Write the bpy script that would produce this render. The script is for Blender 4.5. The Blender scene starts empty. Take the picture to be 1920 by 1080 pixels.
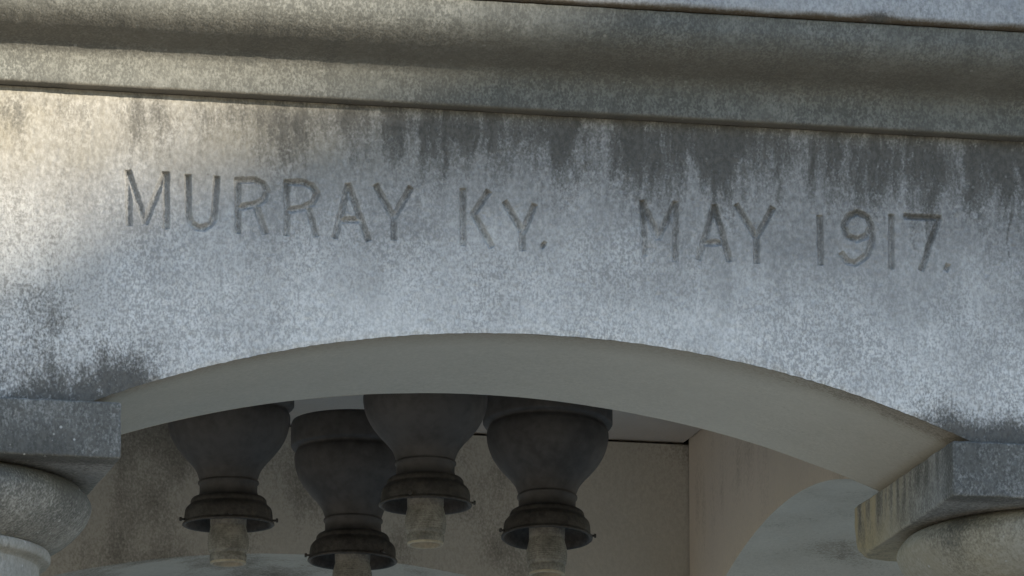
import bpy, bmesh, math
import numpy as np
from mathutils import Vector, Matrix

# ------------------------------------------------------------------ camera, world, sun, exposure
scene = bpy.context.scene
Z0 = 3.46                                   # springing line of the arches above the ground
cam_d = bpy.data.cameras.new("camera"); cam = bpy.data.objects.new("camera", cam_d)
scene.collection.objects.link(cam); scene.camera = cam
YAW, PITCH, ROLL = math.radians(12.718), math.radians(12.670), math.radians(0.03)
cam_d.sensor_width = 36.0; cam_d.lens = 36.0 * 12873.4 / 1920.0
cam_d.clip_start = 0.1; cam_d.clip_end = 3000.0
F = Vector((math.sin(YAW) * math.cos(PITCH), math.cos(YAW) * math.cos(PITCH), math.sin(PITCH)))
R = Vector((math.cos(YAW), -math.sin(YAW), 0)); U = R.cross(F)
R, U = math.cos(ROLL) * R + math.sin(ROLL) * U, -math.sin(ROLL) * R + math.cos(ROLL) * U
M = Matrix((R, U, -F)).transposed().to_4x4()
M.translation = Vector((-2.0425, -8.8871, Z0 - 1.8609)); cam.matrix_world = M

SUN_EL, SUN_AZ = math.radians(15.0), math.radians(45.0)      # azimuth: from straight in front of the wall towards its right
to_sun = Vector((math.sin(SUN_AZ) * math.cos(SUN_EL), -math.cos(SUN_AZ) * math.cos(SUN_EL), math.sin(SUN_EL)))
world = bpy.data.worlds.new("World"); scene.world = world; world.use_nodes = True
wn = world.node_tree.nodes; wl = world.node_tree.links
bg = wn["Background"]; sky = wn.new("ShaderNodeTexSky"); sky.sky_type = 'NISHITA'; sky.sun_disc = False
sky.sun_elevation = SUN_EL; sky.sun_rotation = math.atan2(to_sun.x, to_sun.y)
sky.air_density = 1.0; sky.dust_density = 0.3; sky.ozone_density = 3.0
wl.new(sky.outputs[0], bg.inputs[0]); bg.inputs[1].default_value = 0.10
sun_d = bpy.data.lights.new("sun", 'SUN'); sun = bpy.data.objects.new("sun", sun_d); scene.collection.objects.link(sun)
sun_d.energy = 3.8; sun_d.angle = math.radians(0.53); sun_d.color = (1.0, 0.91, 0.75)
sun.rotation_euler = to_sun.to_track_quat('Z', 'Y').to_euler(); sun.location = (20, -40, 30)
vs = scene.view_settings; vs.view_transform = 'Standard'; vs.look = 'None'; vs.exposure = 1.7; vs.gamma = 1.0; vs.use_curve_mapping = False
scene.cycles.max_bounces = 8; scene.cycles.diffuse_bounces = 6

# ------------------------------------------------------------------ numpy noise
def _hash(i, j, k, s):
    h = (i * 374761393 + j * 668265263 + k * 2147483647 + s * 1274126177) & 0xffffffff
    h = ((h ^ (h >> 13)) * 1274126177) & 0xffffffff
    h = ((h ^ (h >> 15)) * 2246822519) & 0xffffffff
    return ((h ^ (h >> 16)) & 0xffffff) / float(0xffffff)
def vnoise(P, seed=0):
    P = np.asarray(P, float); I = np.floor(P).astype(np.int64); f = P - I; f = f * f * (3 - 2 * f)
    out = 0
    for a in (0, 1):
        wa = f[:, 0] if a else 1 - f[:, 0]
        for b in (0, 1):
            wb = f[:, 1] if b else 1 - f[:, 1]
            for c in (0, 1):
                wc = f[:, 2] if c else 1 - f[:, 2]
                out = out + wa * wb * wc * _hash(I[:, 0] + a, I[:, 1] + b, I[:, 2] + c, seed)
    return out
def fbm(P, sc=(1, 1, 1), octv=4, seed=0):
    P = np.asarray(P, float) * np.asarray(sc, float); o = 0; amp = 1; tot = 0
    for k in range(octv):
        o = o + amp * vnoise(P * 2 ** k + 17.3 * k, seed + k); tot += amp; amp *= 0.5
    return o / tot
def sstep(a, b, x):
    t = np.clip((x - a) / (b - a), 0, 1); return t * t * (3 - 2 * t)

# ------------------------------------------------------------------ materials
def nodes_of(name):
    m = bpy.data.materials.new(name); m.use_nodes = True
    nt = m.node_tree; b = nt.nodes["Principled BSDF"]
    return m, nt, b
def nmath(nt, op, a, b=None, c=None, clamp=False):
    n = nt.nodes.new("ShaderNodeMath"); n.operation = op; n.use_clamp = clamp
    for i, v in enumerate((a, b, c)):
        if v is None: continue
        if isinstance(v, (int, float)): n.inputs[i].default_value = v
        else: nt.links.new(v, n.inputs[i])
    return n.outputs[0]
def nmix(nt, fac, a, b, mode='MIX'):
    n = nt.nodes.new("ShaderNodeMix"); n.data_type = 'RGBA'; n.blend_type = mode
    for s, v in ((n.inputs[0], fac), (n.inputs[6], a), (n.inputs[7], b)):
        if isinstance(v, (int, float)): s.default_value = v
        elif isinstance(v, tuple): s.default_value = (*v, 1)
        else: nt.links.new(v, s)
    return n.outputs[2]
def nnoise(nt, vec, scale, detail=2, rough=0.5, dist=0.0):
    n = nt.nodes.new("ShaderNodeTexNoise"); n.inputs['Scale'].default_value = scale
    n.inputs['Detail'].default_value = detail; n.inputs['Roughness'].default_value = rough; n.inputs['Distortion'].default_value = dist
    nt.links.new(vec, n.inputs['Vector']); return n.outputs['Fac']
def nstep(nt, x, a, b):
    n = nt.nodes.new("ShaderNodeMapRange"); n.interpolation_type = 'SMOOTHSTEP'
    n.inputs['From Min'].default_value = a; n.inputs['From Max'].default_value = b
    nt.links.new(x, n.inputs['Value']); return n.outputs['Result']
def nscale(nt, vec, s):
    n = nt.nodes.new("ShaderNodeMapping"); n.inputs['Scale'].default_value = s; nt.links.new(vec, n.inputs['Vector']); return n.outputs[0]

def stone(name, light, mid, grime_col, brown_col, grain=1.0, bump=0.5, streak=0.0, speck=0.6, bdist=0.0012):
    """limestone: grain, dark crust (wear.r), brown staining (wear.g), greying (wear.b); wear comes from the mesh"""
    m, nt, b = nodes_of(name)
    tc = nt.nodes.new("ShaderNodeTexCoord").outputs['Object']
    at = nt.nodes.new("ShaderNodeAttribute"); at.attribute_name = "wear"
    sp = nt.nodes.new("ShaderNodeSeparateColor"); nt.links.new(at.outputs['Color'], sp.inputs[0])
    gr, br, to = sp.outputs
    tg = nscale(nt, tc, (1, 1, .72)); n1 = nnoise(nt, tg, 330, 3, 0.62); n2 = nnoise(nt, tg, 140, 3, 0.62); n3 = nnoise(nt, tc, 14, 4, 0.6)
    n4 = nnoise(nt, nscale(nt, tc, (1, 1, 0.16)), 34, 4, 0.6)                      # run-off streaks
    spk = nmath(nt, 'ADD', nmath(nt, 'MULTIPLY', n1, 0.6), nmath(nt, 'MULTIPLY', n2, 0.4))
    grn = nstep(nt, spk, 0.5 - 0.12, 0.5 + 0.13)
    n5 = nnoise(nt, tc, 5, 3, .6)
    gv = nmath(nt, 'ADD', .65, nmath(nt, 'MULTIPLY', nstep(nt, n5, .35, .65), .65))            # grain is stronger in some areas than in others
    col = nmix(nt, nmath(nt, 'MULTIPLY', grn, nmath(nt, 'MULTIPLY', gv, grain), clamp=True), light, mid)
    col = nmix(nt, nmath(nt, 'MULTIPLY', nstep(nt, n3, .38, .68), .35), col, mid)
    tone = nmath(nt, 'MULTIPLY', to, nmath(nt, 'ADD', 0.55, nmath(nt, 'MULTIPLY', n2, 0.9)), clamp=True)
    col = nmix(nt, tone, col, tuple(c * .50 for c in mid))
    bf = nmath(nt, 'MULTIPLY', br, nmath(nt, 'ADD', .45, nmath(nt, 'MULTIPLY', spk, 1.1)), clamp=True)
    col = nmix(nt, bf, col, brown_col)
    g0 = nmath(nt, 'ADD', gr, nmath(nt, 'MULTIPLY', nmath(nt, 'SUBTRACT', spk, .5), 1.5))
    if streak: g0 = nmath(nt, 'ADD', g0, nmath(nt, 'MULTIPLY', nmath(nt, 'SUBTRACT', n4, .5), streak))
    gf = nmath(nt, 'MULTIPLY', nstep(nt, g0, 0.22, 0.95), .93)
    gc = nmix(nt, nstep(nt, n2, .35, .7), grime_col, tuple(c * 1.9 for c in grime_col))
    col = nmix(nt, gf, col, gc)
    if speck:                                                                    # pale lichen / fossil specks
        v = nt.nodes.new("ShaderNodeTexVoronoi"); v.inputs['Scale'].default_value = 105; nt.links.new(tc, v.inputs['Vector'])
        vr = nt.nodes.new("ShaderNodeSeparateColor"); nt.links.new(v.outputs['Color'], vr.inputs[0])
        size = nmath(nt, 'MULTIPLY', nmath(nt, 'SUBTRACT', vr.outputs[0], .72, clamp=True), 1.15)
        s = nstep(nt, nmath(nt, 'SUBTRACT', size, v.outputs['Distance']), -.02, .09)
        s = nmath(nt, 'MULTIPLY', s, nmath(nt, 'MULTIPLY', nstep(nt, n3, .42, .62), speck), clamp=True)
        col = nmix(nt, s, col, light)
    nt.links.new(col, b.inputs['Base Color'])
    b.inputs['Roughness'].default_value = 0.88; b.inputs['Specular IOR Level'].default_value = 0.25
    bp = nt.nodes.new("ShaderNodeBump"); bp.inputs['Strength'].default_value = bump; bp.inputs['Distance'].default_value = bdist
    hh = nmath(nt, 'ADD', nmath(nt, 'MULTIPLY', n1, .55), nmath(nt, 'MULTIPLY', n2, .9))
    nt.links.new(hh, bp.inputs['Height']); nt.links.new(bp.outputs[0], b.inputs['Normal'])
    return m

LIGHT, MID = (.65, .637, .612), (.345, .338, .327)
GRIME, BROWN = (.056, .053, .047), (.205, .178, .122)
M_FACE = stone("weathered_limestone", LIGHT, MID, GRIME, BROWN, 1.0, .70, .55, .12)
M_SOFF = stone("sheltered_limestone", (.57, .55, .49), (.48, .462, .41), (.085, .074, .055), (.20, .155, .105), .75, .28, .3, 0)
M_INNER = stone("stained_limestone", (.54, .525, .48), (.43, .415, .375), (.12, .114, .10), (.36, .33, .28), .8, .3, .35, 0)
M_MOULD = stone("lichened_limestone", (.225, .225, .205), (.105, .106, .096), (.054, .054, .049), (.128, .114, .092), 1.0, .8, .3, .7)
M_CAP = stone("crusted_limestone", (.40, .395, .375), (.21, .208, .198), (.056, .055, .050), (.37, .32, .215), 1.0, .6, .25, .9)
M_CORONA = stone("pale_granular_limestone", (.46, .46, .455), (.25, .25, .25), GRIME, (.085, .066, .045), 1.0, .6, .0, .5)

def plain(name, col, rough=.6, metal=0.0, var=.35, scale=60, bump=.0, spec=.5):
    m, nt, b = nodes_of(name)
    tc = nt.nodes.new("ShaderNodeTexCoord").outputs['Object']
    oi = nt.nodes.new("ShaderNodeObjectInfo"); va = nt.nodes.new("ShaderNodeVectorMath"); va.operation = 'MULTIPLY_ADD'   # every object its own piece of the pattern
    nt.links.new(oi.outputs['Random'], va.inputs[0]); va.inputs[1].default_value = (7, 11, 13); nt.links.new(tc, va.inputs[2]); tc = va.outputs[0]
    n = nnoise(nt, tc, scale, 4, .6); n2 = nnoise(nt, tc, scale * .17, 3, .6)
    f = nmath(nt, 'ADD', nmath(nt, 'MULTIPLY', n, .5), nmath(nt, 'MULTIPLY', n2, .5))
    c = nmix(nt, nstep(nt, f, .35, .65), tuple(x * (1 - var) for x in col), tuple(min(1, x * (1 + var)) for x in col))
    nt.links.new(c, b.inputs['Base Color']); b.inputs['Roughness'].default_value = rough; b.inputs['Metallic'].default_value = metal
    b.inputs['Specular IOR Level'].default_value = spec
    if bump:
        bp = nt.nodes.new("ShaderNodeBump"); bp.inputs['Strength'].default_value = bump; bp.inputs['Distance'].default_value = .002
        nt.links.new(n, bp.inputs['Height']); nt.links.new(bp.outputs[0], b.inputs['Normal'])
    return m
M_BRONZE = plain("dull_dark_bronze", (.049, .047, .047), .66, .10, .30, 70, .15)  # base lightened, like the collar's, to carry a lens veil
M_COLLAR = plain("rusty_collar_metal", (.043, .039, .036), .65, .3, .45, 160, .4)
M_PORC = plain("dusty_porcelain", (.185, .178, .160), .8, 0, .35, 260, .8, .3)
M_PRIM = plain("cream_porcelain_rim", (.30, .265, .20), .6, 0, .2, 200)
M_GROUND = plain("lawn_and_soil", (.13, .125, .06), .95, 0, .35, 3, 0, .1)
M_PAVE = plain("tan_bounce_paving", (.62, .50, .355), .9, 0, .15, 5, 0, .2)  # paled and warmed to bounce light up under the canopy
M_BRICK = plain("brick_wall", (.24, .13, .10), .9, 0, .15, 4, 0, .2)
M_ROOF = plain("grey_roof_shingle", (.10, .10, .105), .9, 0, .2, 6, 0, .2)
M_TRIM = plain("painted_trim", (.62, .60, .55), .6, 0, .06, 9)
M_GLASS = plain("window_glass", (.03, .035, .04), .08, 0, .1, 3)

# ------------------------------------------------------------------ mesh helpers
def link(o, parent=None):
    scene.collection.objects.link(o)
    if parent is not None: o.parent = parent
    return o
def empty(name, loc):
    o = bpy.data.objects.new(name, None); o.location = loc; o.empty_display_size = .2; return link(o)
def tag(o, label=None, cat=None, group=None, kind=None):
    for k, v in (("label", label), ("category", cat), ("group", group), ("kind", kind)):
        if v: o[k] = v
    return o
def quads(name, V, Q, mats, parent=None, wear=None, smooth=True, mi=None):
    """mesh from numpy vertices and an (n,4) quad array (fast path)"""
    me = bpy.data.meshes.new(name); V = np.asarray(V, np.float32); Q = np.asarray(Q, np.int32)
    me.vertices.add(len(V)); me.vertices.foreach_set("co", V.ravel())
    me.loops.add(Q.size); me.loops.foreach_set("vertex_index", Q.ravel())
    me.polygons.add(len(Q)); me.polygons.foreach_set("loop_start", np.arange(0, Q.size, 4, dtype=np.int32))
    if not isinstance(mats, (list, tuple)): mats = [mats]
    for m in mats: me.materials.append(m)
    if mi is not None: me.polygons.foreach_set("material_index", np.asarray(mi, np.int32))
    me.polygons.foreach_set("use_smooth", np.full(len(Q), smooth))
    if wear is not None:
        a = me.color_attributes.new("wear", 'FLOAT_COLOR', 'POINT')
        w = np.ones((len(V), 4), np.float32); w[:, :3] = wear; a.data.foreach_set("color", w.ravel())
    me.update(calc_edges=True); me.validate()
    return link(bpy.data.objects.new(name, me), parent)
def grid_quads(nu, nv, off=0, flip=False):
    i, j = np.meshgrid(np.arange(nu - 1), np.arange(nv - 1), indexing='ij'); a = (i * nv + j).ravel() + off
    q = np.stack([a, a + nv, a + nv + 1, a + 1], 1)
    return q[:, ::-1] if flip else q
def bm_obj(name, bm, mat, parent=None, smooth=False):
    me = bpy.data.meshes.new(name); bm.normal_update(); bm.to_mesh(me); bm.free()
    me.materials.append(mat)
    for p in me.polygons: p.use_smooth = smooth
    return link(bpy.data.objects.new(name, me), parent)
def box_bm(x0, x1, y0, y1, z0, z1, bev=0, bm=None):
    bm = bm or bmesh.new()
    r = bmesh.ops.create_cube(bm, size=1)
    bmesh.ops.scale(bm, vec=(x1 - x0, y1 - y0, z1 - z0), verts=r['verts'])
    bmesh.ops.translate(bm, vec=((x0 + x1) / 2, (y0 + y1) / 2, (z0 + z1) / 2), verts=r['verts'])
    if bev: bmesh.ops.bevel(bm, geom=list({e for v in r['verts'] for e in v.link_edges}), offset=bev, segments=2, affect='EDGES')
    return bm
def lathe(name, prof, mat, parent=None, cx=0, cy=0, n=64, wear=None, smooth=True, amp=0.0, seed=0):
    """prof: list of (r, z); revolved surface, closed on itself round the axis"""
    prof = np.array(prof, float); k = len(prof); a = np.linspace(0, 2 * np.pi, n, endpoint=False)
    rr = prof[:, 0][None, :].repeat(n, 0)
    V = np.stack([cx + rr * np.cos(a)[:, None], cy + rr * np.sin(a)[:, None], prof[:, 1][None, :].repeat(n, 0)], 2).reshape(-1, 3)
    if amp:
        d = (fbm(V, (60,) * 3, 3, seed) - .5) * 2 * amp
        nx = np.stack([np.cos(a)[:, None].repeat(k, 1).ravel(), np.sin(a)[:, None].repeat(k, 1).ravel(), np.zeros(n * k)], 1)
        V = V + nx * d[:, None]
    i, j = np.meshgrid(np.arange(n), np.arange(k - 1), indexing='ij')
    p = (i * k + j).ravel(); q = (((i + 1) % n) * k + j).ravel()
    Q = np.stack([p, p + 1, q + 1, q], 1)
    return quads(name, V, Q, mat, parent, None if wear is None else wear(V), smooth)
def rough_box(name, lo, hi, mat, parent, step=.006, r=.004, amp=.0008, wear=None, seed=0, chip=None):
    """stone block: every face a grid, edges worn round, surface uneven"""
    lo, hi = np.array(lo, float), np.array(hi, float); V = []; Q = []; off = 0
    ns = [max(2, int((hi[k] - lo[k]) / step) + 1) for k in range(3)]
    for ax in range(3):
        u, v = (ax + 1) % 3, (ax + 2) % 3
        def line(k):
            t = np.linspace(0, 1, ns[k]); e = min(.49, r / (hi[k] - lo[k]))
            return lo[k] + (hi[k] - lo[k]) * np.unique(np.concatenate([t, [e, e * .33, e * .66, 1 - e, 1 - e * .33, 1 - e * .66]]))
        A, B = line(u), line(v); gu, gv = np.meshgrid(A, B, indexing='ij')
        for side in (0, 1):
            P = np.zeros((gu.size, 3)); P[:, u] = gu.ravel(); P[:, v] = gv.ravel(); P[:, ax] = (lo, hi)[side][ax]
            V.append(P); Q.append(grid_quads(len(A), len(B), off, flip=(side == 0))); off += len(P)
    V = np.concatenate(V); Q = np.concatenate(Q)
    rad = r * (.5 + 1.1 * fbm(V, (45,) * 3, 3, seed + 5))
    if chip is not None: rad = rad + chip(V)
    rad = np.minimum(rad, .45 * (hi - lo).min())[:, None]
    core = np.clip(V, lo + rad, hi - rad); d = V - core; L = np.linalg.norm(d, axis=1, keepdims=True); nrm = d / np.maximum(L, 1e-9)
    V2 = core + nrm * rad + nrm * ((fbm(V, (70,) * 3, 3, seed) - .5) * 2 * amp)[:, None]
    o = quads(name, V2, Q, mat, parent, None if wear is None else wear(V2))
    bm = bmesh.new(); bm.from_mesh(o.data); bmesh.ops.remove_doubles(bm, verts=bm.verts, dist=1e-5); bm.to_mesh(o.data); bm.free()
    return o

# ------------------------------------------------------------------ ground
bm = bmesh.new(); bmesh.ops.create_grid(bm, x_segments=8, y_segments=8, size=900)
g = bm_obj("ground", bm, M_GROUND); g.location = (0, 0, -.02); tag(g, kind="structure")
bm = bmesh.new(); bmesh.ops.create_grid(bm, x_segments=4, y_segments=4, size=32)  # unseen paving, widened to bounce more light upwards
p = bm_obj("pavement", bm, M_PAVE); p.location = (0, -1, 0); tag(p, kind="structure")

# ------------------------------------------------------------------ stone canopy (x: along the front, y: depth, z: above the springing line)
S, H, D, INN, RISE, CY = 1.24, 1.055, .41, .638, .1248, 1.055
ZTOP, ZCEIL = .4315, .336
ABI, ABA, ABE, ABH = .576, .5042, .0254, .078           # abacus: inner edge, side, projection, height
canopy = empty("memorial_canopy", (0, CY, 0))
tag(canopy, "weathered pale limestone memorial canopy with carved inscription above a low arch", "monument")
OFF = Vector((0, -CY, Z0))
def place(o): o.location = OFF; return o
ARAD = (S * S / 4 + RISE * RISE) / (2 * RISE)
def arch(x): return np.where(np.abs(x) < S / 2, np.sqrt(np.maximum(ARAD ** 2 - x * x, 0)) - (ARAD - RISE), 0.0)
PXX = lambda px: np.interp(px, [-200, 0, 480, 960, 1440, 1920, 2200], [-.886, -.7402, -.3915, -.0368, .3241, .6914, .908])


LETTERS = [
    ('M', [[(-0.5671, 0.3225), (-0.565, 0.2475)], [(-0.5671, 0.3225), (-0.5434, 0.2515), (-0.517, 0.3221)], [(-0.5153, 0.3229), (-0.5144, 0.2459)]]),
    ('U', [[(-0.4854, 0.3209), (-0.4843, 0.2637), (-0.4799, 0.2548), (-0.4728, 0.2495), (-0.4638, 0.2485), (-0.4554, 0.2532), (-0.4494, 0.2619), (-0.4457, 0.3207)]]),
    ('R', [[(-0.4173, 0.3174), (-0.4161, 0.2452)], [(-0.4201, 0.3173), (-0.3936, 0.3192), (-0.3812, 0.3138), (-0.3764, 0.304), (-0.3811, 0.2925), (-0.391, 0.2858), (-0.415, 0.2802)], [(-0.3914, 0.2829), (-0.3788, 0.246)]]),
    ('R', [[(-0.3497, 0.3186), (-0.3492, 0.2451)], [(-0.3521, 0.3185), (-0.3272, 0.3198), (-0.3141, 0.3145), (-0.3076, 0.3046), (-0.3139, 0.2918), (-0.3269, 0.2839), (-0.3482, 0.2799)], [(-0.3193, 0.2843), (-0.3086, 0.246)]]),
    ('A', [[(-0.2648, 0.3196), (-0.2827, 0.245)], [(-0.2648, 0.3201), (-0.2363, 0.2438)], [(-0.2726, 0.27), (-0.2488, 0.2717)]]),
    ('Y', [[(-0.2266, 0.3209), (-0.2018, 0.2761)], [(-0.1781, 0.3201), (-0.2018, 0.2761), (-0.201, 0.2468)]]),
    ('K', [[(-0.1057, 0.3216), (-0.1049, 0.2442)], [(-0.0697, 0.3205), (-0.0906, 0.2876)], [(-0.0899, 0.2876), (-0.065, 0.2437)]]),
    ('Y', [[(-0.0467, 0.307), (-0.0244, 0.2687)], [(-0.0054, 0.3052), (-0.0224, 0.2636), (-0.0224, 0.2413)]]),
    ('.', [[(0.0058, 0.2499), (0.0079, 0.2487)]]),
    ('M', [[(0.1461, 0.3182), (0.1491, 0.2432)], [(0.1461, 0.3182), (0.1679, 0.2676), (0.1923, 0.3176)], [(0.1929, 0.3194), (0.1925, 0.2373)]]),
    ('A', [[(0.248, 0.3169), (0.2251, 0.241)], [(0.248, 0.3175), (0.2687, 0.2406)], [(0.2334, 0.2634), (0.2561, 0.2655)]]),
    ('Y', [[(0.2792, 0.3201), (0.3071, 0.2748)], [(0.3309, 0.3189), (0.3071, 0.2748), (0.3075, 0.2401)]]),
    ('1', [[(0.3975, 0.3103), (0.3987, 0.2426)]]),
    ('9', [[(0.471, 0.2999), (0.466, 0.3127), (0.452, 0.3186), (0.4385, 0.3124), (0.4316, 0.2987), (0.4369, 0.2845), (0.4509, 0.2798), (0.4648, 0.2865), (0.471, 0.2999), (0.4723, 0.2803), (0.4648, 0.2587), (0.4481, 0.2464), (0.4359, 0.2488), (0.4281, 0.2599)]]),
    ('1', [[(0.5003, 0.3172), (0.4994, 0.2417)]]),
    ('7', [[(0.5193, 0.3167), (0.571, 0.3166)], [(0.5679, 0.3147), (0.5577, 0.2877), (0.5423, 0.2421)]]),
    ('.', [[(0.5774, 0.2481), (0.581, 0.2465)]]),
]
# --- front wall: one uneven sheet with the inscription cut into it, soffit, inner face, ends
xs = np.unique(np.round(np.concatenate([np.linspace(-H, -.80, 12), np.arange(-.80, -.58, .0016), np.arange(-.58, .592, .00082), np.arange(.592, .77, .0016), np.linspace(.77, H, 12), [-S / 2, S / 2]]), 6))
nx = len(xs)
vz = np.concatenate([np.linspace(0, .50, 80)[:-1], np.linspace(.50, .80, 116)[:-1], np.linspace(.80, 1, 48)])
nv = len(vz)
bot = arch(xs)
chipn = fbm(np.stack([xs * 1, 0 * xs, 0 * xs], 1), (130, 1, 1), 3, 3) - .5
# rows: keep them horizontal through the lettering, bend to the arch below it
zrow_hi = np.interp(vz, [.50, .80, 1.0], [.238, .330, ZTOP])
Zg = np.where(vz[None, :] <= .50, bot[:, None] + (0.238 - bot[:, None]) * (vz[None, :] / .50), zrow_hi[None, :])
Xg = xs[:, None].repeat(nv, 1)
P = np.stack([Xg.ravel(), np.zeros(nx * nv), Zg.ravel()], 1)
X, Z = P[:, 0], P[:, 2]
segs = []; sid = []
for li, (ch, strokes) in enumerate(LETTERS):
    for st in strokes:
        for a, b in zip(st[:-1], st[1:]): segs.append((a, b)); sid.append(li)
wob = (fbm(P, (260, 1, 260), 2, 11) - .5) * .0011
best = np.full(len(P), 1.0); who = np.full(len(P), -1)
inb = np.where((Z > .232) & (Z < .336))[0]
for (a, b), li in zip(segs, sid):
    a, b = np.array(a), np.array(b); ab = b - a
    lo = np.minimum(a, b) - .016; hi = np.maximum(a, b) + .016
    k = inb[(X[inb] > lo[0]) & (X[inb] < hi[0]) & (Z[inb] > lo[1]) & (Z[inb] < hi[1])]
    q = np.stack([X[k], Z[k]], 1) - a; t = np.clip(q @ ab / (ab @ ab), 0, 1)
    tt = q @ ab / (ab @ ab); ln = np.linalg.norm(ab); ov = np.maximum(np.maximum(-tt, tt - 1), 0) * ln
    perp = np.abs(q[:, 0] * ab[1] - q[:, 1] * ab[0]) / ln; dd = np.maximum(perp, ov * 2.6 + perp * .35)
    dot = LETTERS[li][0] == '.'
    dd = dd - (.0012 if dot else 0.0)
    u = dd < best[k]; best[k[u]] = dd[u]; who[k[u]] = li
HW = .0052
soft = .55 + .75 * fbm(P, (14, 1, 14), 3, 23)               # erosion: some strokes are nearly worn away
fade = np.interp(X, [-.6, -.2, -.12, 0, .12, .6], [1.0, 1.0, .86, .86, .86, .95])
groove = np.clip(1 - (best + wob) / HW, 0, 1)
depth = .0072 * np.clip(groove * 1.35, 0, 1) ** .85 * np.clip(soft, .65, 1.1) * fade
relief = (fbm(P, (9, 1, 9), 3, 31) - .5) * .0030 + (fbm(P, (150, 1, 150), 3, 37) - .5) * .0016
pits = np.clip(fbm(P, (170, 1, 170), 2, 41) - .72, 0, 1) * .005
edge = np.exp(-((Z - arch(X)) / .004) ** 2) * (.5 + chipn[:, None].repeat(nv, 1).ravel()) * .002
P[:, 1] = depth + relief + pits + edge
rim = np.zeros((nx, nv), bool); rim[:, 0] = True; rim = rim.ravel()
P[rim, 2] += (chipn[:, None].repeat(nv, 1).ravel()[rim]) * .0020 * (np.abs(X[rim]) < .6)

# staining of the face: run-off under the moulding, crust above the abaci, greying of the upper half
ctl_px = [-200, 0, 70, 130, 200, 250, 300, 330, 400, 480, 540, 600, 650, 700, 800, 900, 950, 980, 1020, 1070, 1130, 1170, 1230, 1280, 1300, 1340, 1385, 1410, 1430, 1460, 1485, 1505, 1525, 1560, 1590, 1650, 1680, 1705, 1740, 1770, 1820, 1845, 1875, 1920, 2100]
ctl_g = [.5, .58, .25, .62, .36, .74, .70, .40, .46, .66, .82, .50, .64, .72, .78, .78, .60, .22, .75, .86, .36, .80, .82, .76, .46, .96, .98, .60, .62, .82, .36, .25, .70, .58, .80, .72, .55, .95, .92, .48, .68, .95, .92, .6, .6]
ctl_l = [.10, .12, .08, .13, .09, .11, .10, .07, .06, .08, .11, .06, .07, .09, .10, .10, .09, .06, .11, .12, .07, .11, .12, .11, .08, .135, .14, .10, .09, .12, .07, .07, .11, .10, .12, .12, .10, .145, .14, .10, .12, .145, .14, .12, .1]
cx = PXX(np.array(ctl_px, float))
wx = X + (fbm(P, (22, 1, 14), 3, 51) - .5) * .022
pg = np.interp(wx, cx, ctl_g); pl = np.interp(wx, cx, ctl_l)
wz = (fbm(P, (6, 1, 16), 2, 52) - .5) * .030 + (fbm(P, (30, 1, 60), 2, 50) - .5) * .010
Pw = P.copy(); Pw[:, 0] += wz
st_f = fbm(Pw, (95, 1, 11), 3, 53); st_c = fbm(Pw, (34, 1, 6), 3, 57)
dn = (ZTOP - Z)
st_v = fbm(Pw, (230, 1, 18), 2, 54); mott = fbm(P, (75, 1, 60), 3, 58); st_w = fbm(P, (11, 1, 3), 3, 59)
slen = pl * (.75 + 1.1 * st_c) + (st_f - .5) * .05 + (st_v - .5) * .03
band = (1 - sstep(.05, 1.15, dn / np.maximum(slen, .02)))
haze_ = (1 - sstep(.0, .20, dn + (st_c - .5) * .07 + (st_w - .5) * .08)) * (.10 + .90 * sstep(-.62, -.10, X)) * .38
top_g = (band * (.16 + .74 * pg) * (.66 + .34 * sstep(.004, .03, dn)) + haze_) * (.15 + .80 * st_f + .46 * st_v + .42 * mott) * (.86 + .5 * (fbm(P, (24, 1, 18), 3, 55) - .4))
patch = fbm(P, (16, 1, 16), 4, 61); fine = fbm(P, (75, 1, 60), 3, 63)
zl = np.maximum(Z - arch(X) * .55, 0)
low_l = (1 - sstep(-.58, -.43, X + (patch - .5) * .12)) * np.exp(-(zl / .072) ** 1.25) * (.80 + .45 * patch + 1.0 * (fine - .5))
low_r = sstep(.50, .60, X + (patch - .5) * .06) * np.exp(-(np.maximum(Z - arch(X) * .45, 0) / .046) ** 1.5) * (.95 + .4 * patch)
blob = np.exp(-(((X + .57) / .05) ** 2 + ((Z - .04) / .035) ** 2)) * .35
left = (1 - sstep(-.70, -.57, X)) * sstep(.04, .12, Z) * (1 - sstep(.25, .34, Z)) * (.14 + .55 * (patch - .3))
rgt = sstep(.15, .3, X) * np.exp(-((Z - arch(X)) / .04) ** 2) * (.12 + .4 * np.clip(patch - .4, 0, 1))
crack = np.exp(-((X - .6705 - .004 * np.sin(Z * 60)) / .0022) ** 2) * sstep(.255, .27, Z) * (1 - sstep(.325, .335, Z)) * .55
grime = np.clip(top_g + .92 * low_l + .95 * low_r + blob + left + rgt + crack + .10 * (patch - .5), 0, 1)
inl = np.clip(groove * 1.3, 0, 1)
grime = np.clip(grime + inl * np.where(np.array([c[0] == '.' for c in LETTERS] + [False])[who], .62, .37), 0, 1)                      # cut strokes darkened, full stops most
brown = np.clip((1 - sstep(-.45, .05, X)) * (1 - sstep(.05, .15, dn)) * .46 * (.3 + patch) + (1 - sstep(-.72, -.55, X)) * sstep(.06, .2, Z) * .30 * patch
                + (1 - sstep(0, .012, ZTOP - Z)) * .25 + inl * .06, 0, 1)
tone = np.clip(sstep(.11, .36, Z + (patch - .5) * .08 + (st_f - .5) * .05 + .045 * sstep(-.1, .5, X)) * .80 + (patch - .5) * .10 - .02, 0, 1)
wear = np.stack([grime, brown, tone], 1)
Qf = grid_quads(nx, nv)                                        # faces towards -y
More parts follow.
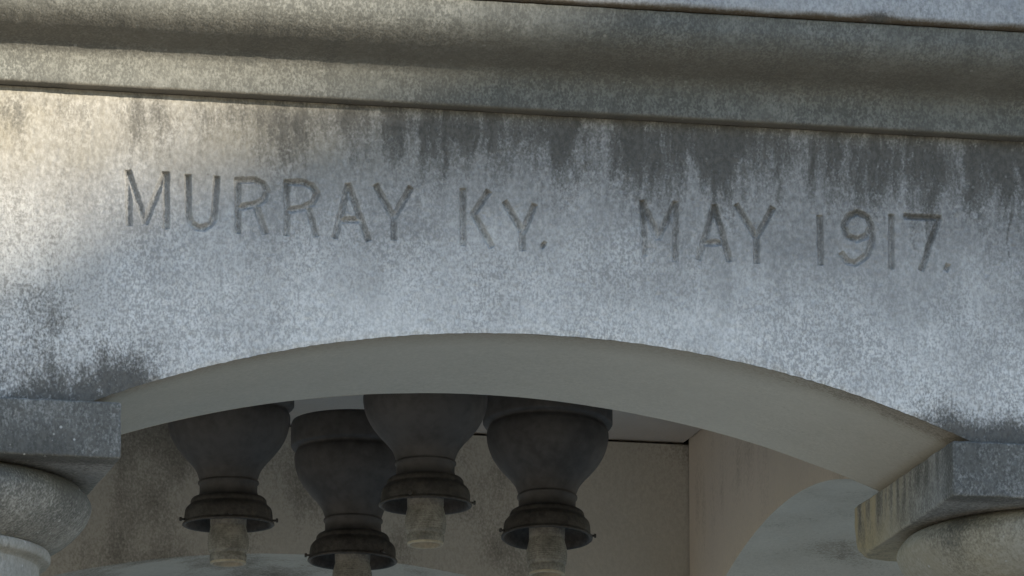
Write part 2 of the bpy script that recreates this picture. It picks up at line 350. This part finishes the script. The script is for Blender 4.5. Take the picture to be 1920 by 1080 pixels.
# letters become meshes of their own: every face near a stroke belongs to its letter
near = (best < HW + .0035); fid = np.where(near, who, -1)[Qf]
letter_of = np.where((fid >= 0).all(1), fid[:, 0], -1)
rest = Qf[letter_of < 0]
# soffit, inner face, top, ends
ny = 60; ys = np.linspace(0, 1, ny)
base = np.arange(nx) * nv
Pa = P[base].copy()
ms = np.where((xs >= -H) & (xs <= H))[0][::3]; ms = np.unique(np.concatenate([ms, [nx - 1]]))
V = [P]; Q = [rest]; MI = [np.zeros(len(rest), int)]; W = [wear]; off = len(P)
Pf = P[base]; soff = np.zeros((nx, ny, 3)); soff[:, :, 0] = Pf[:, 0][:, None]
soff[:, :, 1] = Pf[:, 1][:, None] * (1 - ys) + D * ys
zz = arch(xs); soff[:, :, 2] = Pf[:, 2][:, None] * np.exp(-ys * 40)[None, :] + zz[:, None] * (1 - np.exp(-ys * 40))[None, :]
sv = soff.reshape(-1, 3); sv[:, 2] += (fbm(sv, (12, 12, 1), 3, 71) - .5) * .0015
sx, sy = sv[:, 0], sv[:, 1]
sp_ = fbm(sv, (7, 16, 1), 4, 73); sq_ = fbm(sv, (30, 60, 1), 3, 74)
drip = .045 + .02 * sstep(.1, .6, sx) + .012 * (sp_ - .5) + .03 * (1 - sstep(-.62, -.45, sx)) * 0
sg = (1 - sstep(-.022, .020, sy - drip + .012 - (sq_ - .5) * .02)) * (.28 + .30 * sstep(.3, .6, sx) + .10 * sstep(.3, .6, -sx))
sg = np.clip(sg + .22 * sstep(.55, .75, sp_) + .35 * (1 - sstep(0, .008, sy)), 0, 1)
sb = np.clip((1 - sstep(0, .10, sy)) * .45 + .30 * sstep(.35, .62, sx), 0, 1)
V.append(sv); Q.append(grid_quads(nx, ny, off, flip=True)); MI.append(np.ones((nx - 1) * (ny - 1), int))
W.append(np.stack([sg * .8, sb, np.clip(.45 - .6 * sx, 0, .8) * .5], 1)); off += len(sv)
def sheet(A, B, mat_i, flip, w):
    """ruled strip between two polylines"""
    global off
    n = len(A); v = np.stack([A, B], 1).reshape(-1, 3); V.append(v); Q.append(grid_quads(n, 2, off, flip)); MI.append(np.full(n - 1, mat_i)); W.append(np.tile(w, (len(v), 1))); off += len(v)
xc = xs[ms]; o1 = np.ones_like(xc)
sheet(np.stack([xc, o1 * D, arch(xc)], 1), np.stack([xc, o1 * D, o1 * ZTOP], 1), 1, True, (.3, .2, .3))
sheet(np.stack([xc, o1 * 0, o1 * ZTOP], 1), np.stack([xc, o1 * D, o1 * ZTOP], 1), 1, False, (.3, .2, .3))
for s_ in (-1, 1):
    a = np.array([[s_ * H, 0, 0], [s_ * H, D, 0]]); b = a + (0, 0, ZTOP); sheet(a, b, 0, s_ < 0, (.3, .1, .4))
fw = quads("inscribed_arch_wall", np.concatenate(V), np.concatenate(Q), [M_FACE, M_SOFF], canopy, np.concatenate(W), True, np.concatenate(MI))
place(fw)
for li, (ch, st) in enumerate(LETTERS):
    fq = Qf[letter_of == li]
    used, inv = np.unique(fq.ravel(), return_inverse=True)
    lo_ = quads("carved_letter" if ch not in '.179' else ("carved_full_stop" if ch == '.' else "carved_numeral"), P[used], inv.reshape(-1, 4), M_FACE, fw, wear[used])
    lo_["label"] = {'.': "full stop cut into the stone"}.get(ch, ("numeral " if ch.isdigit() else "capital letter ") + ch + " cut into the stone")

# --- the other three walls (arched blocks)
def arch_wall(name, axis, a0, a1, b0, b1, cen, mat_out, mat_in, ztop_in, wear_fn):
    """arched wall running along `axis` from a0 to a1, thick from b0 to b1 across it"""
    t = np.unique(np.concatenate([np.linspace(a0, a1, 150), [cen - S / 2, cen + S / 2]])); n = len(t)
    zb = arch(t - cen); rows = 26; v_ = np.linspace(0, 1, rows)
    V = []; Q = []; MI = []; off = 0
    def put(A, nu, nvv, flip, mi):
        nonlocal off
        A = A.reshape(-1, 3)
        if axis == 'y': A = A[:, [1, 0, 2]]; flip = not flip
        V.append(A); Q.append(grid_quads(nu, nvv, off, flip)); MI.append(np.full((nu - 1) * (nvv - 1), mi)); off += len(A)
    Zr = zb[:, None] + (ZTOP - zb[:, None]) * v_[None, :]
    T = t[:, None].repeat(rows, 1)
    Zi = zb[:, None] + (ztop_in - zb[:, None]) * v_[None, :]
    put(np.stack([T, T * 0 + b0, Zi], 2), n, rows, False, 0)
    if ztop_in < ZTOP:                                            # rebate in the top of the inner face: the ceiling slab reaches into it
        put(np.stack([t[:, None].repeat(2, 1), np.array([b0, b0 + .06])[None, :].repeat(n, 0), np.full((n, 2), ztop_in)], 2), n, 2, False, 0)
        put(np.stack([t[:, None].repeat(2, 1), np.full((n, 2), b0 + .06), np.array([ztop_in, ZTOP])[None, :].repeat(n, 0)], 2), n, 2, False, 0)
    put(np.stack([T, T * 0 + b1, Zr], 2), n, rows, True, 0)
    d_ = np.linspace(b0, b1, 24); put(np.stack([t[:, None].repeat(24, 1), d_[None, :].repeat(n, 0), zb[:, None].repeat(24, 1)], 2), n, 24, True, 1)
    put(np.stack([t[:, None].repeat(2, 1), np.array([b0 + (.06 if ztop_in < ZTOP else 0), b1])[None, :].repeat(n, 0), np.full((n, 2), ZTOP)], 2), n, 2, False, 1)
    for k, e in enumerate((a0, a1)):
        A = np.array([[[e, b0, 0], [e, b0, ZTOP]], [[e, b1, 0], [e, b1, ZTOP]]], float); put(A, 2, 2, k == 0, 0)
    V = np.concatenate(V)
    return place(quads(name, V, np.concatenate(Q), [mat_out, mat_in], canopy, wear_fn(V), True, np.concatenate(MI)))
def w_back(V):
    n = fbm(V, (9, 9, 9), 4, 81); s = fbm(V, (30, 30, 5), 3, 82)
    return np.stack([np.clip(.36 + 1.7 * (n - .5) + .7 * (s - .5) + .18 * sstep(.2, .33, V[:, 2]) - .25 * sstep(.1, .6, V[:, 0]), 0, 1), .12 + .2 * n, .25 + 0 * n], 1)
def w_side(V):
    n = fbm(V, (9, 9, 9), 4, 83); s = fbm(V, (30, 30, 5), 3, 84)
    rimd = V[:, 2] - arch(V[:, 1] - CY)
    return np.stack([np.clip(.18 + 1.0 * (n - .5) + .7 * (s - .5), 0, 1), np.clip(.55 + .6 * (n - .5) - .35 * np.exp(-rimd / .03), 0, 1), 0 * n], 1)
M_SIDE = stone("rosy_limestone", (.62, .56, .46), (.54, .49, .41), (.19, .17, .14), (.535, .485, .45), .8, .2, .2, 0)
arch_wall("arch_wall", 'x', -H, H, CY + INN, 2 * CY, 0, M_INNER, M_SOFF, ZCEIL - .0048, w_back)
for s_ in (-1, 1):
    b = sorted((s_ * INN, s_ * H))
    arch_wall("arch_wall", 'y', D + .003, CY + INN - .006, b[0], b[1], CY, M_SIDE, M_SOFF, ZTOP, w_side)

# --- ceiling slab, kept a finger off the walls so that a dark joint shows
bm = box_bm(-INN + .004, INN - .004, D + .004, CY + INN + .055, ZCEIL, ZCEIL + .09, .002)
place(bm_obj("ceiling_slab", bm, stone("ceiling_limestone", (.46, .42, .38), (.38, .345, .31), (.10, .09, .07), (.2, .15, .1), .5, .2, 0, 0), canopy))

# --- cornice: moulded course and the course above it, run round all four sides with mitred corners
def ring(name, prof, mat, wear_fn, amp, seed, step=.005):
    """prof: (out, z) points; out is measured outwards from the wall face"""
    prof = np.array(prof, float); k = len(prof); V = []; Q = []; off = 0
    for side in range(4):
        fine = side == 0
        t = np.linspace(-1, 1, 520 if fine else 40); n = len(t)
        half = H + prof[:, 0]
        A = np.zeros((n, k, 3)); A[:, :, 0] = t[:, None] * half[None, :]; A[:, :, 1] = -half[None, :]; A[:, :, 2] = prof[:, 1][None, :]
        A = A.reshape(-1, 3)
        if fine:
            W0 = (fbm(A, (55, 55, 55), 3, seed) - .5) * 2 * amp; A[:, 1] += W0; A[:, 2] += (fbm(A, (80, 3, 20), 3, seed + 9) - .5) * amp * 1.6
        c, s_ = [(1, 0), (0, 1), (-1, 0), (0, -1)][side]
        A = np.stack([A[:, 0] * c - A[:, 1] * s_, A[:, 0] * s_ + A[:, 1] * c, A[:, 2]], 1); A[:, 1] += CY
        V.append(A); Q.append(grid_quads(n, k, off)); off += len(A)
    V = np.concatenate(V)
    return place(quads(name, V, np.concatenate(Q), mat, canopy, wear_fn(V)))
def dens(pts, n=46):
    """resample a profile polyline smoothly (Catmull-Rom)"""
    p = np.array(pts, float); p = np.concatenate([[2 * p[0] - p[1]], p, [2 * p[-1] - p[-2]]]); out = []
    m = len(p) - 3
    for i in range(m):
        for t in np.linspace(0, 1, n // m + 2)[:-1]:
            a, b, c, d = p[i:i + 4]; out.append(.5 * ((2 * b) + (c - a) * t + (2 * a - 5 * b + 4 * c - d) * t * t + (3 * b - a - 3 * c + d) * t ** 3))
    out.append(p[-2]); return out
ZM = ZTOP + .0008
fascia = [(-.10, ZM), (.0, ZM), (.020, ZM), (.0235, ZM + .001), (.025, ZM + .004)] + [(.025, ZM + .004 + .0265 * t) for t in (.2, .4, .6, .8, 1.0)]
cove = dens([(.025, ZM + .0305), (.029, ZM + .043), (.041, ZM + .053), (.063, ZM + .0605), (.087, ZM + .069), (.108, ZM + .081), (.121, ZM + .098), (.125, ZM + .122)], 60)
PT = cove[-1][1]
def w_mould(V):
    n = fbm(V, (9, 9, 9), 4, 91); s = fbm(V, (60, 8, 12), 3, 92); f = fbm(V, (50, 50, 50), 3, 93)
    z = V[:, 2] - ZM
    cv = np.exp(-((z - .062) / .020) ** 2)  # brown-stained cove; its colour is lightened to offset the shade there
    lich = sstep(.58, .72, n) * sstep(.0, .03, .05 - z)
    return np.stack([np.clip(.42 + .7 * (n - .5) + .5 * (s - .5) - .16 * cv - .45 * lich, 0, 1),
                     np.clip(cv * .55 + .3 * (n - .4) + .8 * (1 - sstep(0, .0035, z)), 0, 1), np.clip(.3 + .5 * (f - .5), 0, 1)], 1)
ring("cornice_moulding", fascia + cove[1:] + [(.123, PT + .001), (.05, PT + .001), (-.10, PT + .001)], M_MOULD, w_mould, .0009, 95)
def w_cor(V):
    n = fbm(V, (12, 12, 12), 4, 97); z = V[:, 2] - PT; b = fbm(V, (25, 5, 25), 3, 98)
    lump = np.exp(-((V[:, 0] - .447) / .02) ** 2) * (1 - sstep(.006, .02, z))
    return np.stack([np.clip(.10 + .5 * (n - .5) + .8 * lump, 0, 1), np.clip((1 - sstep(.002, .011, z + (b - .5) * .006)) * 1.1 + lump, 0, 1), .15 + .3 * (n - .3)], 1)
CZ = PT + .0022
ring("cornice_top_course", [(-.10, CZ), (.05, CZ), (.130, CZ), (.134, CZ + .0015), (.1365, CZ + .005)] + [(.137, CZ + .005 + .004 * i) for i in range(1, 22)] + [(.137, CZ + .16), (.10, CZ + .18), (-.2, CZ + .24)], M_CORONA, w_cor, .0012, 99)
bm = box_bm(-H + .12, H - .12, .12, 2 * CY - .12, .64, .84, .02)
place(bm_obj("roof_block", bm, M_CORONA, canopy))

# --- four columns: shaft, abacus, echinus, annulet
ax_ = ABI + ABA / 2
def capital_wear(V):
    n = fbm(V, (10, 10, 10), 4, 101); s = fbm(V, (60, 60, 9), 3, 102)
    inward = sstep(.0, .05, V[:, 1] + .0) * 1.0                        # sheltered side goes ochre instead of black
    low = sstep(-.078, -.02, V[:, 2])
    g = .76 + .6 * (n - .5) - inward * .42 * (1 - .8 * low * sstep(.35, .65, s)) + .35 * (s - .5) * inward
    och = inward * sstep(.1, .45, V[:, 1]) * (1.1 - .9 * low * sstep(.35, .6, s))
    return np.stack([np.clip(g, 0, 1), np.clip(och * (.6 + .5 * n), 0, 1), .35 + .3 * (n - .5)], 1)
def ech_wear(V):
    n = fbm(V, (10, 10, 10), 4, 105); s = fbm(V, (25, 25, 8), 3, 106); up = sstep(-.135, -.08, V[:, 2])  # up: darker towards the abacus
    warm = sstep(.3, .7, V[:, 0]) * sstep(.0, .2, V[:, 1] + .1)
    return np.stack([np.clip(.46 + 1.1 * (n - .5) + .4 * (s - .5) + .25 * up - .30 * sstep(.3, .7, V[:, 0]) + .06 - .34 * sstep(-.166, -.172, V[:, 2]), 0, 1), np.clip(.15 + .5 * warm * (s + .2), 0, 1), .25 + .4 * (s - .4)], 1)
ech = dens([(.222, -.0785), (.238, -.086), (.2485, -.099), (.2505, -.112), (.241, -.131), (.223, -.150), (.203, -.163), (.188, -.1695)], 44)
ann = [(.1885, -.1695), (.1945, -.1710), (.1965, -.176), (.1960, -.182), (.1930, -.186), (.1840, -.1875), (.1810, -.192)]
for s_ in (-1, 1):
    for back in (0, 1):
        y0 = -ABE if not back else 2 * CY + ABE - ABA; cyc = y0 + ABA / 2; x0 = -ABI - ABA if s_ < 0 else ABI
        hi_res = not back
        zg = -Z0 + .32
        sh = [(.1810, -.190), (.1805, -.30), (.184, -.60), (.198, -1.5), (.205, -2.4), (.207, zg + .20), (.235, zg + .17), (.245, zg + .12), (.235, zg + .09), (.26, zg + .07), (.27, zg + .03), (.26, zg)]
        col = place(lathe("column", sh, M_CAP, canopy, s_ * ax_, cyc, 72, ech_wear))
        chipf = (lambda V: .020 * np.exp(-(((V[:, 0] - ABI) / .03) ** 2 + ((V[:, 1] - (ABA - ABE)) / .05) ** 2 + ((V[:, 2] + ABH) / .03) ** 2))) if (s_ > 0 and hi_res) else None
        rough_box("abacus", (x0, y0, -ABH), (x0 + ABA, y0 + ABA, -.0015), M_CAP, col, .005 if hi_res else .03, .0032, .0011, capital_wear, 110 + s_, chipf)
        lathe("echinus", ech, M_CAP, col, s_ * ax_, cyc, 128 if hi_res else 48, ech_wear, True, .0008 if hi_res else 0, 120)
        lathe("annulet", ann, M_CAP, col, s_ * ax_, cyc, 128 if hi_res else 48, ech_wear, True, .0005 if hi_res else 0, 124)
bm = box_bm(-1.35, 1.35, CY - 1.35, CY + 1.35, -Z0, -Z0 + .16, .01)
place(bm_obj("stylobate_step", bm, M_SOFF, canopy))
bm = box_bm(-1.2, 1.2, CY - 1.2, CY + 1.2, -Z0 + .16, -Z0 + .32, .01)
place(bm_obj("stylobate_step", bm, M_SOFF, canopy))

# ------------------------------------------------------------------ hanging lamps without their globes
bell = [(.0, .280), (.008, .280), (.012, .274), (.060, .272), (.096, .264), (.098, .258), (.098, .226), (.0955, .2225), (.0885, .2215)] + \
    dens([(.0885, .2185), (.0920, .210), (.0912, .197), (.0868, .181), (.0790, .166), (.0685, .1520), (.0570, .1395), (.0488, .1285), (.0446, .1180), (.0432, .1130)], 40) + \
    [(.0432, .1125), (.0452, .1115), (.0456, .1095), (.0452, .1075), (.0432, .1065), (.0430, .0960), (.0445, .0900), (.0470, .0870)]
collar = dens([(.0440, .0890), (.0520, .0875), (.0562, .0830), (.0572, .0775), (.0600, .0745), (.0642, .0690), (.0658, .0600), (.0660, .0505)], 30) + \
    [(.0685, .0490), (.0690, .0465), (.0670, .0450), (.0640, .0465), (.0625, .0560), (.0590, .0660), (.0500, .0760), (.0300, .0800), (.0, .0800)]
sock = [(.0, .078), (.0270, .078), (.0272, .060), (.0268, .046)]
for i in range(11):
    z = .043 - i * .0033; r0 = float(np.interp(z, [.004, .012, .020, .030, .043], [.0280, .0298, .0306, .0298, .0266]))
    sock += [(r0 - .0005, z), (r0 + .0003, z - .0012), (r0 + .0003, z - .0022)]
sock += [(.0284, .0052), (.0268, .0042), (.0264, .0022), (.0276, .0010), (.0274, -.0050), (.0264, -.0095)]
srim = [(.0267, -.0092), (.0270, -.0112), (.0262, -.0130), (.0238, -.0130), (.0224, -.0115), (.0218, .002), (.018, .006), (.0, .006)]
ceil_stem = [(.0, .352), (.022, .352), (.022, .331), (.018, .328), (.006, .324), (.0045, .312), (.0045, .268)]
LAMPS = [(-.241, 1.020, -1.0, -.5, 8, -.007, "dark bronze lamp holder nearest the left column, globe missing"),
         (.003, 1.276, 1.0, .8, 38, -.008, "dark bronze lamp holder hanging lowest and farthest back, globe missing"),
         (.019, .828, .8, .0, -30, -.004, "dark bronze lamp holder nearest the front arch, hanging highest in view, globe missing"),
         (.248, 1.015, 5.0, 1.6, 4, -.013, "dark bronze lamp holder farthest right beside the bare back wall, globe missing")]
PIV = .262
def shift(p): return [(r, z - PIV) for r, z in p]
for (lx, ly, tx, ty, rz, dz, lab), screws in zip(LAMPS, [(182, -14, 262), (178, 300, 60), (-6, 120, 240), (184, -8, 100)]):
    e = empty("hanging_lamp", (lx, ly, Z0 + PIV + dz)); tag(e, lab, "lamp", "lamp holders under the canopy")
    lathe("ceiling_rose", [(r, z - PIV) for r, z in ceil_stem], M_BRONZE, e, .045, -.01, n=40)
    e2 = Matrix.Rotation(math.radians(-tx), 4, 'X') @ Matrix.Rotation(math.radians(ty), 4, 'Y') @ Matrix.Rotation(math.radians(rz), 4, 'Z')
    b_ = lathe("bell", shift(bell), M_BRONZE, e, n=72); b_.matrix_local = e2
    c_ = lathe("globe_collar", shift(collar), M_COLLAR, e, n=72, amp=.0011, seed=7 + abs(screws[0]) + screws[1]); c_.matrix_local = e2
    for k in screws:
        a = math.radians(k - rz)
        bm = bmesh.new(); r = bmesh.ops.create_cone(bm, cap_ends=True, segments=10, radius1=.0017, radius2=.0017, depth=.010, matrix=Matrix.Translation((.068, 0, .0525 - PIV)) @ Matrix.Rotation(math.pi / 2, 4, 'Y'))
        bmesh.ops.create_cone(bm, cap_ends=True, segments=12, radius1=.0034, radius2=.0030, depth=.0030, matrix=Matrix.Translation((.0728, 0, .0525 - PIV)) @ Matrix.Rotation(math.pi / 2, 4, 'Y'))
        bmesh.ops.rotate(bm, verts=bm.verts, cent=(0, 0, 0), matrix=Matrix.Rotation(a, 3, 'Z'))
        bm_obj("thumb_screw", bm, M_COLLAR, c_)
    s_o = lathe("lamp_socket", shift(sock), M_PORC, e, n=48, amp=.0006, seed=9 + abs(screws[1])); s_o.matrix_local = e2
    lathe("socket_rim", shift(srim), M_PRIM, s_o, n=40)

# ------------------------------------------------------------------ added building, out of view: its gable shades most of the front
DIST = 24.0
hs = Vector((to_sun.x, to_sun.y, 0)).normalized(); us = Vector((-hs.y, hs.x, 0))          # us: along the gable
def on_gable(p):
    p = Vector(p); t = (DIST - p.dot(hs)) / to_sun.dot(hs); q = p + to_sun * t; return q.dot(us), q.z
(uA, zA), (uB, zB) = on_gable((-.75, 0, Z0 + .235)), on_gable((-.15, 0, Z0 + .54))
slope = (zB - zA) / (uB - uA); sgn = 1 if uB > uA else -1
ur = uB + sgn * 4.0; zr = zB + 4.0 * abs(slope)                                          # ridge
W2 = 6.5; ze = zr - W2 * abs(slope)
bld = empty("added_shade_building", hs * DIST + us * ur)
tag(bld, "brick building with gabled roof, added out of view to shade the front", "building")
ang = math.atan2(us.y, us.x); bld.rotation_euler = (0, 0, ang)
def lp(u, d, z): return (u, d, z)
vd = -1 if Vector((-math.sin(ang), math.cos(ang), 0)).dot(hs) < 0 else 1
LEN = 16.0
def prism(name, poly, d0, d1, mat):
    bm = bmesh.new(); a = [bm.verts.new((u, vd * d0, z)) for u, z in poly]; b = [bm.verts.new((u, vd * d1, z)) for u, z in poly]
    bm.faces.new(a); bm.faces.new(b[::-1])
    for i in range(len(poly)): bm.faces.new((a[i], b[i], b[(i + 1) % len(poly)], a[(i + 1) % len(poly)]))
    bmesh.ops.recalc_face_normals(bm, faces=bm.faces); return bm_obj(name, bm, mat, bld)
th = .22; w_in = W2 - .5
prism("wall", [(-w_in, 0), (w_in, 0), (w_in, ze + .5 * abs(slope) - th), (0, zr - th), (-w_in, ze + .5 * abs(slope) - th)], .25, LEN, M_BRICK)
for s_ in (-1, 1):
    prism("roof", [(0, zr - th + .003), (0, zr), (s_ * W2, ze), (s_ * W2, ze - th + .003)], 0, LEN + .4, M_ROOF)
for fl in range(2):
    for i in range(5):
        u = -4.4 + i * 2.2; z = 1.0 + fl * 3.4
        f_ = prism("window", [(u - .6, z), (u + .6, z), (u + .6, z + 1.8), (u - .6, z + 1.8)], .17, .26, M_TRIM)
        bm = box_bm(u - .5, u + .5, *sorted((vd * .16, vd * .19)), z + .1, z + 1.7)
        pn = bm_obj("pane", bm, M_GLASS, f_)
